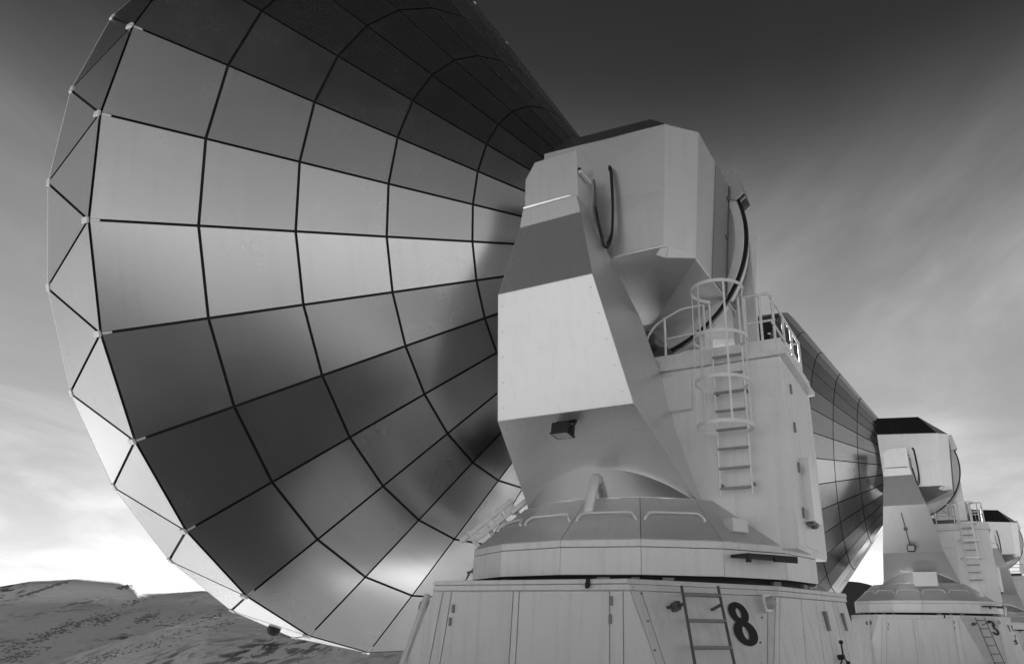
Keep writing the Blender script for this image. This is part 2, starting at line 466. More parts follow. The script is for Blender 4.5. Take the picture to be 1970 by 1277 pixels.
# ------------------------------------------------------------------ the antenna, built once in its own frame:
# azimuth axis at the origin, the dish looks along +X, elevation axis at 8.28 m
EL = R3(4.145); HZ = 8.28
UZ = np.array([0, 0, 1.])
def build_antenna():
    root = bpy.data.objects.new('radio_antenna', None); COL.objects.link(root)
    parts = {}
    # --- dish: dark inner shell, cladding panels, reflector
    rings = [(7.541, -1.149), (6.512, -1.869), (5.482, -2.572), (4.394, -3.312), (3.251, -4.102), (2.05, -4.93)]
    D = 5.63; NS = 32; ST = 2 * math.pi / NS
    def dp(x, r, a): return np.array([D + x, r * math.cos(a), r * math.sin(a)])
    sh = MB(); prof = [(7.47, 0.0)] + [(r - .02, x + .025) for r, x in rings]
    vv = []
    for k, (r, x) in enumerate(prof):
        off = 0 if k == 0 else .5
        vv += [dp(x, r, (i + off) * ST) for i in range(NS)]
    ff = []
    for i in range(NS):
        ff += [(i, NS + i, (i + 1) % NS), (NS + i, NS + (i + 1) % NS, (i + 1) % NS)]
        for k in range(1, len(prof) - 1):
            ff.append((k*NS+i, (k+1)*NS+i, (k+1)*NS+(i+1) % NS, k*NS+(i+1) % NS))
    sh.add(vv, ff)
    shell = sh.build('dish_shell', M_BLACK, root)
    shell.location = (0, 0, HZ); shell.rotation_euler = (0, -EL, 0)
    G = 0.017
    def outward(poly):
        P = [np.array(q) for q in poly]; c = sum(P) / len(P)
        n = np.cross(P[1] - P[0], P[2] - P[0]); rad = np.array([-0.6, c[1], c[2]])
        return P if n @ rad > 0 else P[::-1]
    def ring_of(name, poly):
        mb = MB(); mb.plate(outward(poly), G, 0.004, 0.003, 0.002)
        me = mb.mesh(name, M_PANEL)
        me.materials.append(M_BLACK)          # cut edges carry the dark seal
        for p_ in me.polygons: p_.material_index = 0 if p_.index == 0 else 1
        for i in range(NS):
            o = bpy.data.objects.new(name, me); COL.objects.link(o); o.parent = shell
            o.rotation_euler = (i * ST, 0, 0)
    for k in range(5):
        (r0, x0), (r1, x1) = rings[k], rings[k + 1]
        ring_of('cladding_panel', [dp(x0, r0, -ST/2), dp(x0, r0, ST/2), dp(x1, r1, ST/2), dp(x1, r1, -ST/2)])
    (r0, x0) = rings[0]
    ring_of('rim_panel', [dp(x0, r0, -ST/2), dp(x0, r0, ST/2), dp(0, 7.5, 0)])
    ring_of('rim_panel', [dp(0, 7.5, 0), dp(0, 7.5, ST), dp(x0, r0, ST/2)])
    # fittings at the panel nodes
    fa = MB(); c = dp(x0, r0, ST/2); er = np.array([0, math.cos(ST/2), math.sin(ST/2)]); et = np.cross([1, 0, 0], er)
    Rm = np.stack([[1, 0, 0], et, er], 1)
    sl = np.array([x0 - rings[1][1], 0, r0 - rings[1][0]]); sl /= np.linalg.norm(sl)
    rad_dir = sl[0] * np.array([1, 0, 0]) + sl[2] * er
    Rs = np.stack([rad_dir, et, np.cross(rad_dir, et)], 1)
    fa.box(c + er * .012 + np.array([.05, 0, 0]), (.12, .08, .035), Rm, .008)
    fa.box(c - rad_dir * .07 + np.cross(rad_dir, et) * .02, (.11, .055, .035), Rs, .008)
    fb = MB(); er2 = np.array([0, 1., 0]); fb.box(dp(-.03, 7.505, 0), (.07, .025, .11), None, .006)
    mea, meb = fa.mesh('node_bracket', M_FIT), fb.mesh('rim_bracket', M_FIT)
    for i in range(NS):
        for nm, me_ in (('node_bracket', mea), ('rim_bracket', meb)):
            o = bpy.data.objects.new(nm, me_); COL.objects.link(o); o.parent = shell; o.rotation_euler = (i * ST, 0, 0)
    # rim edge and the parabolic mirror in front
    rim = MB(); rim.tube([dp(0.0, 7.47, i * ST) for i in range(NS)], 0.035, 6, closed=True); rim.build('rim_edge', M_FIT, shell)
    pm = MB(); vv = []; nr_, na_ = 10, 64
    for j in range(nr_ + 1):
        r = 7.45 * j / nr_ + .02
        vv += [dp(-2.88 + r * r / 19.5, r, 2 * math.pi * i / na_) for i in range(na_)]
    pm.add(vv, [(j*na_+i, j*na_+(i+1) % na_, (j+1)*na_+(i+1) % na_, (j+1)*na_+i) for j in range(nr_) for i in range(na_)], True)
    pm.build('parabolic_reflector', M_REFL, shell)
    # round black feet hanging below the lower rim
    for a in (-74.0, -96.0):
        mb = MB(); t = R3(a); er = np.array([0, math.cos(t), math.sin(t)])
        mb.tube([dp(-.16, 7.44, t), dp(-.16, 7.54, t), dp(-.16, 7.58, t), dp(-.16, 7.60, t)], [.11, .11, .08, .03], 16)
        mb.build('rubber_stop', M_BLACK, shell)
    # --- fixed base
    zt = 2.17
    TOP = [(1.52, 3.35), (-1.20, 3.35), (-2.47, 1.42), (-2.96, -0.95), (-1.5, -3.2), (1.5, -3.2), (2.75, -1.2), (2.75, 1.3)]
    BOT = [(2.38, 3.35), (-2.05, 3.35), (-2.50, 2.67), (-3.38, -0.6), (-2.0, -3.5), (2.0, -3.5), (3.3, -1.5), (3.3, 1.5)]
    n = len(TOP); ztb = zt - .13
    def lerp(i, z):
        t = (z - 0.02) / (zt - .02); return np.array([BOT[i][0] + (TOP[i][0] - BOT[i][0]) * t, BOT[i][1] + (TOP[i][1] - BOT[i][1]) * t, z])
    bb = MB(); vv = [lerp(i, -0.6) for i in range(n)] + [lerp(i, zt - .02) for i in range(n)]
    inw = lambda P, d: P - np.array([P[0], P[1], 0]) / np.hypot(P[0], P[1]) * d
    vv = [inw(q, .02) for q in vv]
    bb.add(vv, [(i, n+i, n+(i+1) % n, (i+1) % n) for i in range(n)] + [tuple(range(n, 2*n))])
    base = bb.build('base', M_BASE, root)
    cor = MB()
    for k, (za, zb, out) in enumerate(((zt - .055, zt, .055), (zt - .125, zt - .059, .04))):
        vo = [inw(lerp(i, za), -out) for i in range(n)] + [inw(lerp(i, zb), -out) for i in range(n)]
        cor.add(vo, [(i, n+i, n+(i+1) % n, (i+1) % n) for i in range(n)] + [tuple(range(n, 2*n)), tuple(range(n))[::-1]])
    bevelled(cor.build('cornice', M_BASE, base), .008)
    def face_panels(i, cuts, name='base_panel', skip=()):
        """sheets over face i of the base, cut at fractions of its length"""
        j = (i + 1) % n
        for k in range(len(cuts) - 1):
            a, b = cuts[k], cuts[k + 1]
            if k in skip: continue
            L = lambda f_, z: lerp(i, z) * (1 - f_) + lerp(j, z) * f_
            poly = [L(a, 0.03), L(a, ztb), L(b, ztb), L(b, 0.03)][::-1]
            mb = MB()
            for tri in ([poly] if True else []):
                mb.plate(tri, 0.006, 0.014, 0.03, .004)
            mb.build(name, M_BASE, base)
    cx_ = [(1.52, 2.38), (1.40, 1.72), (1.26, 1.52), (.33, .37), (.24, .28), (-.99, -.99), (-1.16, -1.16), (-1.20, -2.05)]
    for (t0, b0_), (t1, b1_) in zip(cx_, cx_[1:]):
        fz = lambda a_, b_, z: np.array([b_ + (a_ - b_) * (z - .02) / (zt - .02), 3.35, z])
        mb = MB(); mb.plate([fz(t0, b0_, .03), fz(t0, b0_, ztb), fz(t1, b1_, ztb), fz(t1, b1_, .03)][::-1], .006, .014, .03, .004); mb.build('base_panel', M_BASE, base)
    face_panels(2, [0, .05, .32, .52, .64, .78, .84, 1])
    face_panels(1, [0, .06, .94, 1]); face_panels(3, [0, .33, .66, 1]); face_panels(4, [0, .5, 1]); face_panels(5, [0, .5, 1]); face_panels(6, [0, .5, 1]); face_panels(7, [0, .5, 1])
    fcn = lambda a, b, c: np.cross(b - a, c - a) / np.linalg.norm(np.cross(b - a, c - a))
    # oblique face with the ladder
    A, B = lerp(1, zt), lerp(2, zt); A1 = lerp(1, .6); cn = fcn(A, A1, B); cn = cn if cn @ np.array([-1, 1, 0]) > 0 else -cn
    parts['oblique'] = (A, cn)
    ld = MB(); l0, l1 = on(1311, 1126, A + cn * .20, cn), on(1337, 1277, A + cn * .20, cn)
    r0_, r1_ = on(1381, 1127, A + cn * .20, cn), on(1413, 1277, A + cn * .20, cn)
    dl, dr_ = l1 - l0, r1_ - r0_
    Llen = (0.35 - l0[2]) / dl[2]; l1 = l0 + dl * Llen; r1_ = r0_ + dr_ * (0.35 - r0_[2]) / dr_[2]
    lad = MB()
    for a, b in ((l0, l1), (r0_, r1_)):
        lad.tube([a, b], .018, 6)
    lad = lad.build('base_ladder', M_STEEL, base)
    nr_r = 6
    for k in range(nr_r):
        z = on(1340, 1144, A + cn * .2, cn)[2] - .28 * k
        a = l0 + (l1 - l0) * (z - l0[2]) / (l1[2] - l0[2]); b = r0_ + (r1_ - r0_) * (z - r0_[2]) / (r1_[2] - r0_[2])
        mb = MB(); ex = (b - a) / np.linalg.norm(b - a); ez = np.cross(ex, cn); Rr = np.stack([ex, cn, ez], 1)
        mb.box((a + b) / 2, (np.linalg.norm(b - a), .05, .03), Rr, .004); mb.build('rung', M_RUNG, base)
    st = MB()
    for (u, v) in ((1316, 1160), (1386, 1163)):
        a = on(u, v, A + cn * .19, cn); st.box(a - cn * .09, (.03, .18, .03), np.stack([np.cross(cn, UZ) / np.linalg.norm(np.cross(cn, UZ)), cn, UZ], 1))
    st.build('ladder_bracket', M_STEEL, base)
    mb = MB(); a = on(1300, 1166, A + cn * .06, cn); ex = np.cross(UZ, cn); ex /= np.linalg.norm(ex); Rr = np.stack([ex, cn, np.cross(ex, cn)], 1)
    mb.box(a, (.08, .12, .10), Rr, .012); mb.box(a - cn * .04 - ex * .06, (.08, .03, .03), Rr); mb.build('socket', M_STEEL, base)
    # bolts along the edges of the oblique face
    bo = MB()
    for (u, v) in ((1232, 1142), (1245, 1195), (1258, 1251), (1467, 1142), (1464, 1188), (1461, 1236)):
        a = on(u, v, A, cn); bo.tube([a, a + cn * .028], .012, 8)
    bo.build('bolts', M_VENT, base)['kind'] = 'stuff'
    # bulkhead lamp on the corner of the right face
    Fa, Fb = lerp(2, zt), lerp(3, zt); fn = fcn(Fa, lerp(2, .6), Fb); fn = fn if fn[0] < 0 else -fn
    fx = (Fb - Fa) / np.linalg.norm(Fb - Fa); Rf = np.stack([fx, fn, np.cross(fx, fn)], 1)
    a = on(1480, 1159, Fa + fn * .05, fn)
    print('lamp at', a)
    mb = MB(); mb.box(a - fn * .03, (.16, .03, .22), Rf, .01); bl = mb.build('bulkhead_lamp', M_PIPE, base)
    mb = MB(); pts = [a + fn * h for h in (-.02, .03, .07, .09)]; mb.tube(pts, [.075, .075, .055, .02], 14); mb.build('bulkhead_lamp', M_GLASS, base)
    # right face: door handles, vent grille, hand wheel
    for (u, v, su, sv) in ((1590, 1194, .035, .26), (1623, 1196, .035, .25)):
        a = on(u, v, Fa + fn * .05, fn); mb = MB(); mb.box(a, (su * 2, .06, sv), Rf, .006); mb.build('door_handle', M_VENT, base)
    a = on(1589, 1254, Fa + fn * .02, fn); mb = MB()
    mb.box(a, (.20, .02, .26), Rf, .004)
    for k in range(7): mb.box(a + fn * .012 + UZ * (-.10 + k * .034), (.18, .012, .016), Rf)
    mb.build('vent_grille', M_VENT, base)
    a = on(1622, 1263, Fa + fn * .14, fn); mb = MB(); mb.tube([a - fn * .14, a + fn * .02], .035, 10)
    for t in (95, -25, 215):
        q = a + .19 * (math.cos(R3(t)) * -fx * -1 + math.sin(R3(t)) * UZ); mb.tube([a, q], .012, 6); mb.box(q, (.05, .05, .05), Rf, .012)
    mb.build('hand_wheel', M_PAINTB, base)
    # hinges on the front doors, the raking prop on the left
    for (u, v) in ((1176, 1155), (1174, 1190), (872, 1170), (866, 1195)):
        a = on(u, v, (0, 3.37, 0), (0, 1, 0)); mb = MB(); mb.box(a, (.03, .03, .10)); mb.build('hinge', M_VENT, base)
    mb = MB(); a = on(1131, 1120, (0, 3.42, 0), (0, 1, 0)); mb.box(a, (.04, .05, .09), None, .008); mb.box(a + (.015, .0, -.03), (.03, .05, .07), None, .008); mb.build('cornice_clip', M_BLACK, base)
    pa, pb = on(823, 1143, (0, 3.0, 0), (0, 1, 0)), on(775, 1277, (0, 3.4, 0), (0, 1, 0)); pb = pa + (pb - pa) * 2.0
    mb = MB(); dd = (pa - pb) / np.linalg.norm(pa - pb); e2 = np.cross(dd, [0, 1, 0]); e2 /= np.linalg.norm(e2); Rp = np.stack([e2, np.cross(dd, e2), dd], 1)
    mb.box((pa + pb) / 2, (.07, .07, np.linalg.norm(pa - pb)), Rp, .006)
    mb.build('raking_prop', M_BASE, base)
    a = on(822, 1166, (0, 2.98, 0), (0, 1, 0)); mb = MB(); mb.box(a, (.22, .10, .11), Rp, .006); mb.build('prop_clamp', M_VENT, base)
    # --- slewing ring, coloured black for the shade in the gap
    def lathe(mb, prof_, seg=64, smooth=True):
        k0 = [[(r * math.cos(2*math.pi*i/seg), r * math.sin(2*math.pi*i/seg), z) for i in range(seg)] for r, z in prof_]
        mb.add([q for g in k0 for q in g], [(k*seg+i, k*seg+(i+1) % seg, (k+1)*seg+(i+1) % seg, (k+1)*seg+i) for k in range(len(prof_)-1) for i in range(seg)], smooth)
    mb = MB(); lathe(mb, [(2.62, zt - .03), (2.62, zt + .05), (2.55, zt + .05), (2.55, 2.30)], 64, False); sr = mb.build('slewing_ring', M_BLACK, root)
    mb = MB()
    for i in range(40):
        if random.random() < .5:
            t = 2 * math.pi * i / 40 + .05; er = np.array([math.cos(t), math.sin(t), 0]); mb.box(er * 2.64 + UZ * (zt + .04), (.05, .06 + .12 * random.random(), .06), np.stack([er, np.cross(UZ, er), UZ], 1))
    mb.build('ring_clamps', M_VENT, sr)['kind'] = 'stuff'
    # --- rotating skirt: sixteen wall sheets and sixteen sloping sheets
    RS, Z0, Z1, RT, Z2 = 2.772, 2.26, 2.70, 1.99, 3.36
    pv = lambda r, z, i: np.array([r * math.cos(R3(22.5 * i)), r * math.sin(R3(22.5 * i)), z])
    sk = MB(); pr = [(2.5, Z0 + .02), (RS - .02, Z0 + .01), (RS - .02, Z1 - .01), (RT - .02, Z2 - .01), (1.6, Z2 - .01)]
    sk.add([pv(r, z, i) for r, z in pr for i in range(16)], [(k*16+i, k*16+(i+1) % 16, (k+1)*16+(i+1) % 16, (k+1)*16+i) for k in range(4) for i in range(16)])
    skirt = sk.build('skirt', M_BLACK, root)
    m_w, m_f, m_c = MB(), MB(), MB()
    m_w.plate([pv(RS, Z0, 0), pv(RS, Z0, 1), pv(RS, 2.605, 1), pv(RS, 2.605, 0)], .003, .006, .02)
    m_f.plate([pv(RS, 2.609, 0), pv(RS, 2.609, 1), pv(RS, Z1, 1), pv(RS, Z1, 0)], .002, .006, .02)
    m_c.plate([pv(RS, Z1, 0), pv(RS, Z1, 1), pv(RT, Z2, 1), pv(RT, Z2, 0)], .004, .006, .02)
    for nm, q in (('skirt_wall_panel', m_w), ('skirt_fold', m_f), ('skirt_slope_panel', m_c)):
        me_ = q.mesh(nm, M_SLOPE if nm == 'skirt_slope_panel' else M_DULL)
        for i in range(16):
            o = bpy.data.objects.new(nm, me_); COL.objects.link(o); o.parent = skirt; o.rotation_euler = (0, 0, R3(22.5 * i))
    # grab rails on the slope
    mh = MB(); a0, a1 = pv(RS, Z1, 0), pv(RS, Z1, 1); b0, b1 = pv(RT, Z2, 0), pv(RT, Z2, 1)
    cp = lambda s_, t_: (a0 * (1 - t_) + a1 * t_) * (1 - s_) + (b0 * (1 - t_) + b1 * t_) * s_
    nrm = fcn(a0, a1, b0); nrm = nrm if nrm[2] > 0 else -nrm
    mh.tube(smooth_path([cp(.44, .06), cp(.46, .075) + nrm * .04, cp(.53, .12) + nrm * .055, cp(.55, .2) + nrm * .055, cp(.55, .5) + nrm * .055, cp(.55, .8) + nrm * .055, cp(.53, .88) + nrm * .055, cp(.46, .925) + nrm * .04, cp(.44, .94)], 3), .02, 8)
    me_ = mh.mesh('grab_rail', M_PIPE)
    for i in (1, 2, 3, 4, 5, 9, 10, 11, 12, 13):
        o = bpy.data.objects.new('grab_rail', me_); COL.objects.link(o); o.parent = skirt; o.rotation_euler = (0, 0, R3(22.5 * i))
    # small box on the slope, black shelf bracket on the wall, cable tray lying on the slope at the left
    def slope_pt(az, s_):
        k = math.floor(az / 22.5); t_ = (az / 22.5) - k
        return (pv(RS, Z1, k) * (1-t_) + pv(RS, Z1, k+1) * t_) * (1 - s_) + (pv(RT, Z2, k) * (1-t_) + pv(RT, Z2, k+1) * t_) * s_
    mb = MB(); q = slope_pt(143.5, .30); er = np.array([math.cos(R3(146)), math.sin(R3(146)), 0]); mb.box(q + er * .02 + UZ * .05, (.22, .26, .19), np.stack([er, np.cross(UZ, er), UZ], 1), .01); mb.build('junction_box', M_FIT, skirt)
    q0, q1 = np.array([-2.03, 1.86, 2.52]), np.array([-2.50, 1.20, 2.545]); er = np.array([math.cos(R3(146.25)), math.sin(R3(146.25)), 0]); ex = np.cross(UZ, er); Rb = np.stack([ex, er, UZ], 1)
    mid = er * 2.72; mb = MB(); mb.box(mid + er * .17 + UZ * 2.52 + ex * .0, (.86, .32, .04), Rb, .004); mb.box(mid + er * .31 + UZ * 2.485 - ex * .40, (.05, .05, .11), Rb); mb.box(mid + er * .32 + UZ * 2.49 + ex * .22, (.40, .03, .07), Rb)
    mb.build('shelf_bracket', M_PAINTB, skirt)
    tr = MB(); c0, c1 = slope_pt(43, -.13), slope_pt(60, 1.12)
    c0, c1 = slope_pt(33, .02), slope_pt(33, 1.0)
    dd = (c1 - c0) / np.linalg.norm(c1 - c0); er = np.array([math.cos(R3(33.75)), math.sin(R3(33.75)), 0]); et = np.cross(UZ, er); nn_ = np.cross(dd, et); nn_ = nn_ if nn_[2] > 0 else -nn_
    Rt = np.stack([dd, et, nn_], 1); Lc = np.linalg.norm(c1 - c0); c_ = (c0 + c1) / 2
    tr.box(c_ + nn_ * .30 - dd * .05, (Lc * 1.05, .08, .07), Rt, .006)
    tr.box(c_ + nn_ * .14 + et * .12, (Lc * .82, .05, .05), Rt, .006)
    for k, (s_, hh) in enumerate(((-.42, .36), (-.12, .28), (.16, .34), (.40, .34))):
        tr.box(c_ + dd * Lc * s_ + nn_ * hh / 2, (.07, .07, hh), Rt, .006)
    for s_ in (-.2, .1, .33):
        tr.box(c_ + dd * Lc * s_ + nn_ * .2 + et * .09, (.16, .09, .10), Rt, .01)
    tr.box(c_ + dd * Lc * .46 + nn_ * .12 + et * .2, (.3, .2, .08), Rt, .01)
    tr.box(c_ - dd * Lc * .52 + nn_ * .30, (.16, .12, .10), Rt, .02)
    tr.build('cable_tray', M_FIT, skirt)
    mb = MB(); q = on(905, 1101, (0, 1.6, 0), (0, 1, 0)); mb.tube([q + (-.05, 0, .02), q + (.06, 0, 0)], .02, 6); mb.tube([q + (.03, 0, 0), q + (.12, 0, -.2)], .008, 5); mb.tube([q + (-.06, 0, .05), q + (-.06, 0, -.03)], .02, 6); mb.build('latch_lever', M_STEEL, skirt)
    # --- drum under the yoke, its elbow pipe
    mb = MB(); dpf = [(1.2, Z2 - .02), (1.97, Z2 - .02), (1.97, Z2 + .012), (1.94, Z2 + .012), (1.94, 4.2), (1.2, 4.2)]
    for a0_ in (90, 270):
        aa = [R3(a0_ + t) for t in np.linspace(-46, 46, 49)]; nd = len(dpf)
        ztp = lambda a: max(3.45, 3.35 + (1.94 * abs(math.sin(a)) - 1.35) * .781 + .05)
        mb.add([(r * math.cos(a), r * math.sin(a), min(z, ztp(a))) for a in aa for r, z in dpf],
               [(i*nd+k, (i+1)*nd+k, (i+1)*nd+(k+1) % nd, i*nd+(k+1) % nd) for i in range(48) for k in range(nd)] + [tuple(range(nd))[::-1], tuple(48*nd + k for k in range(nd))], True)
    lathe(mb, [(1.15, Z2 - .02), (1.15, 3.8)], 48); drum = mb.build('drum', M_DRUM, root)
    for p_ in drum.data.polygons: p_.use_smooth = abs(p_.normal.z) < .5 and len(p_.vertices) == 4
    mb = MB(); mb.tube(smooth_path([(-.13, 1.85, 3.64), (-.17, 2.06, 3.63), (-.19, 2.14, 3.57), (-.18, 2.18, 3.46), (-.15, 2.21, 3.26), (-.14, 2.22, 3.16), (-.13, 2.2, 3.08), (-.13, 2.14, 3.02)], 5), .075, 14); mb.build('elbow_pipe', M_FIT, drum)
    # --- yoke: two arms and the cross body between them
    outer = [(3.35, 1.35), (4.454, 2.763), (6.207, 3.396), (7.449, 3.131), (7.749, 3.166), (7.75, 3.115), (8.56, 3.20)]
    inner = [(3.35, .85), (4.4, 1.0), (5.35, 1.25), (6.2, 1.65), (7.0, 2.27), (7.6, 2.6), (8.56, 2.6)]
    front = [(3.35, 1.38), (4.454, 1.129), (6.207, .823), (7.449, .673), (7.749, .606), (8.3, .58), (8.56, .40)]
    back = [(3.35, -1.45), (4.454, -1.08), (6.207, -.748), (7.449, -.411), (7.749, -.351), (8.56, -.359)]
    zs = sorted({q[0] for L in (outer, inner, front) for q in L})
    ip = lambda L, z: float(np.interp(z, [q[0] for q in L], [q[1] for q in L]))
    for side in (1, -1):
        mb = MB(); vv = []
        for z in zs:
            zz = z
            yo, yi, xf, xb = ip(outer, z), ip(inner, z), ip(front, z), ip(back, z)
            vv += [(xf, side*yi, zz), (xf, side*yo, zz), (xb, side*yo, zz), (xb, side*yi, zz)]
        ff = []
        for k in range(len(zs) - 1):
            for i in range(4):
                j = (i + 1) % 4; ff.append((k*4+i, k*4+j, (k+1)*4+j, (k+1)*4+i))
        ff += [(0, 1, 2, 3)[::-1], tuple(4*(len(zs)-1) + i for i in range(4))]
        mb.add(vv, ff)
        arm = bevelled(mb.build('yoke_arm', M_CLAD, root), .009, 2, 3)
        parts['arm%d' % side] = arm
        bo = MB()
        for (za, zb) in ((3.5, 4.454), (4.454, 6.207), (6.207, 7.449)):
            for k in range(5):
                z = za + (zb - za) * (k + .5) / 5
                for fx_ in (.05, .95):
                    x = ip(front, z) * (1 - fx_) + ip(back, z) * fx_
                    if z < 3.9 : continue
                    y = side * ip(outer, z); bo.box((x, y, z), (.013, .012, .013))
        bo.build('bolts', M_VENT, arm)['kind'] = 'stuff'
    arm = parts['arm1']
    hull('yoke_body', [(x, y, z) for x in (-1.0, 1.0) for y in (-1.05, 1.05) for z in (3.7, 5.0)], M_CLAD, root)
    for side in (1, -1):
        q = [np.array(t_) * np.array([1, side, 1]) for t_ in ((.59, 3.172, 7.752), (-.30, 3.172, 7.752), (-.22, 3.186, 7.768), (.585, 3.186, 7.778))]
        q = q if fcn(*q[:3])[1] * side > 0 else q[::-1]
        mb = MB(); mb.plate(q, 0, .003, .03, .001); mb.build('sunlit_sliver', M_DRUM, parts['arm%d' % side])  # added bright strip in place of the sunlit sliver on the arm head
    # hatch slot on the rear of the arm head
    xb = -.362; mb = MB(); mb.box((xb - .03, 2.96, 8.18), (.06, .36, .05), None, .006); mb.build('lifting_bar', M_FIT, arm)
    mb = MB(); mb.box((xb - .012, 2.96, 8.235), (.03, .34, .05)); mb.build('hatch_slot', M_BLACK, arm)
    # --- tower at the rear with the elevation drive and the platform
    tw, xr, xf_, tz0, tz1 = 1.12, -2.76, -0.70, 2.66, 5.44
    tower = hull('rear_tower', [(x, y, z) for x in (xr, xf_) for y in (-tw, tw) for z in (tz0, tz1)], M_DULL, root, .008)
    mb = MB(); mb.plate([(xr, .62, 2.74), (xr, .62, 5.36), (xr, -.82, 5.36), (xr, -.82, 2.74)][::-1], 0, .012); door = mb.build('door', M_DULL, tower)
    if True:
        mb = MB(); mb.plate([(xr, tw - .01, 2.70), (xr, tw - .01, 5.40), (xr, .645, 5.40), (xr, .645, 2.70)][::-1], 0, .012); mb.build('door_frame', M_DULL, tower)
        mb = MB(); mb.plate([(xr, -.845, 2.70), (xr, -.845, 5.40), (xr, -tw + .01, 5.40), (xr, -tw + .01, 2.70)][::-1], 0, .012); mb.build('door_frame', M_DULL, tower)
    for z in (5.05, 4.45, 3.85, 3.2):
        mb = MB(); mb.box((xr - .025, .645, z), (.03, .05, .15), None, .004); mb.build('hinge', M_VENT, tower)
    mb = MB(); mb.box((xr - .075, .22, 3.55), (.15, .55, .92), None, .008); mb.build('cabinet', M_CLAD, tower)
    mb = MB(); mb.tube([(xr - .08, .2, 3.02), (xr - .08, .2, 3.1)], .04, 8); mb.box((xr - .06, .22, 3.07), (.1, .5, .03)); mb.build('cabinet_gland', M_STEEL, tower)
    mb = MB(); mb.box((-1.12, tw + .05, 5.04), (.52, .10, .56), None, .006); mb.build('switch_box', M_DULL, tower)
    pf = MB(); pf.box(((xr + xf_) / 2 - .03, 0, 5.48), (abs(xr - xf_) + .14, 2 * tw + .14, .07), None, .006); plat = pf.build('platform', M_DULL, root)
    for nm, cc_, ss_ in (('toe_board', ((xr + xf_) / 2 - .04, tw + .02, 5.62), (abs(xr - xf_) - .0, .02, .19)), ('toe_board', (xr - .02, 0, 5.62), (.02, 2 * tw, .19)), ('toe_board', ((xr + xf_) / 2 - .04, -tw - .02, 5.62), (abs(xr - xf_), .02, .19))):
        mb = MB(); mb.box(cc_, ss_); mb.build(nm, M_DULL, plat)
    # railing
    zr = 6.50; yb = tw - .02; xq = xr + .07
    rails = [smooth_path([(-.93, yb, 5.60), (-.72, yb, 5.72), (-.62, yb, 6.0), (-.78, yb, 6.28), (-1.14, yb, 6.46), (-1.30, yb, 6.5), (-1.62, yb, zr)], 4),
             smooth_path([(-2.28, yb, zr), (-2.58, yb, zr), (xq + .02, yb, zr - .02), (xq, yb - .06, zr - .05), (xq, yb - .2, zr - .06), (xq, 0, zr - .06), (xq, -yb, zr - .06)], 4),
             [(-.93, yb, 6.02), (-1.62, yb, 6.04)], [(-2.28, yb, 6.04), (xq, yb, 6.04)], [(xq, yb, 6.0), (xq, -yb, 6.0)],
             [(xq, -yb, zr - .06), (-.75, -yb, zr - .06)], [(xq, -yb, 6.0), (-.75, -yb, 6.0)]]
    for q in rails:
        mb = MB(); mb.tube(q, .021, 8); mb.build('handrail', M_PIPE, plat)
    for (x, y, z) in [(-.95, yb, 6.40), (-1.62, yb, zr), (-2.28, yb, zr), (-2.52, yb, zr), (xq, yb - .1, zr), (xq, .25, zr - .06), (xq, -.4, zr - .06), (xq, -yb, zr - .06), (-1.7, -yb, zr - .06), (-.8, -yb, zr - .06)]:
        mb = MB(); mb.tube([(x, y, 5.5), (x, y, z)], .022, 8); mb.build('post', M_PIPE, plat)
    # ladder with its safety cage
    yl = tw + .17; xa, xz = -1.775, -2.235
    lad2 = MB()
    for x in (xa, xz): lad2.tube([(x, yl, 3.38), (x, yl, 6.46)], .019, 8)
    lad2 = lad2.build('caged_ladder', M_PIPE, root)
    for k in range(8):
        mb = MB(); mb.box(((xa + xz) / 2, yl, 3.50 + k * .285), (abs(xa - xz), .045, .035), None, .005); mb.build('rung', M_RUNG, lad2)
    mb = MB()
    for z in (3.56, 4.95):
        for x in (xa, xz): mb.box((x - .0, (yl + tw) / 2, z), (.03, yl - tw, .04))
    mb.build('wall_bracket', M_VENT, lad2)
    xm = (xa + xz) / 2; hr = .40
    for z in (4.30, 4.96, 5.64, 6.44):
        pts = [(xa, yl, z)] + [(xm + hr * math.cos(t), yl + .34 + hr * math.sin(t), z) for t in np.linspace(R3(-48), R3(228), 25)] + [(xz, yl, z)]
        mb = MB()
        vv = []
        for q in pts: vv += [(q[0], q[1], z - .026), (q[0], q[1], z + .026)]
        mb.add(vv, [(2*i, 2*i+2, 2*i+3, 2*i+1) for i in range(len(pts) - 1)])
        o = mb.build('cage_hoop', M_PIPE, lad2)
        bm = bmesh.new(); bm.from_mesh(o.data); bmesh.ops.solidify(bm, geom=bm.faces[:], thickness=.008); bm.to_mesh(o.data); bm.free()
    for t in (5, 60, 120, 175):
        x, y = xm + (hr - .01) * math.cos(R3(t)), yl + .34 + (hr - .01) * math.sin(R3(t))
        mb = MB(); mb.box((x, y, 5.37), (.03, .008, 2.20), np.array([[-math.sin(R3(t)), math.cos(R3(t)), 0], [math.cos(R3(t)), math.sin(R3(t)), 0], [0, 0, 1]]).T); mb.build('cage_bar', M_PIPE, lad2)
    # --- receiver cabin behind the dish
    cb_ = [(.74, 1.44, 10.33), (-.94, 1.44, 10.21), (.74, 2.36, 9.34), (-1.55, 2.36, 9.22), (-1.86, 1.60, 9.50), (.74, 2.22, 7.10), (-1.40, 2.20, 7.09), (-1.71, 1.66, 7.05), (.7, .5, 6.62), (-.53, .5, 6.62)]
    ro = [np.array(cb_[i]) for i in (0, 1, 3)]; rn = np.cross(ro[1] - ro[0], ro[2] - ro[0]); cb_[2] = (.74, 2.36, float(ro[0][2] - (rn[1] * (2.36 - ro[0][1])) / rn[2]))
    ub = [np.array(cb_[i]) for i in (5, 6, 9)]; cb_[7] = tuple(on(1339, 498, ub[0], np.cross(ub[1] - ub[0], ub[2] - ub[0])))
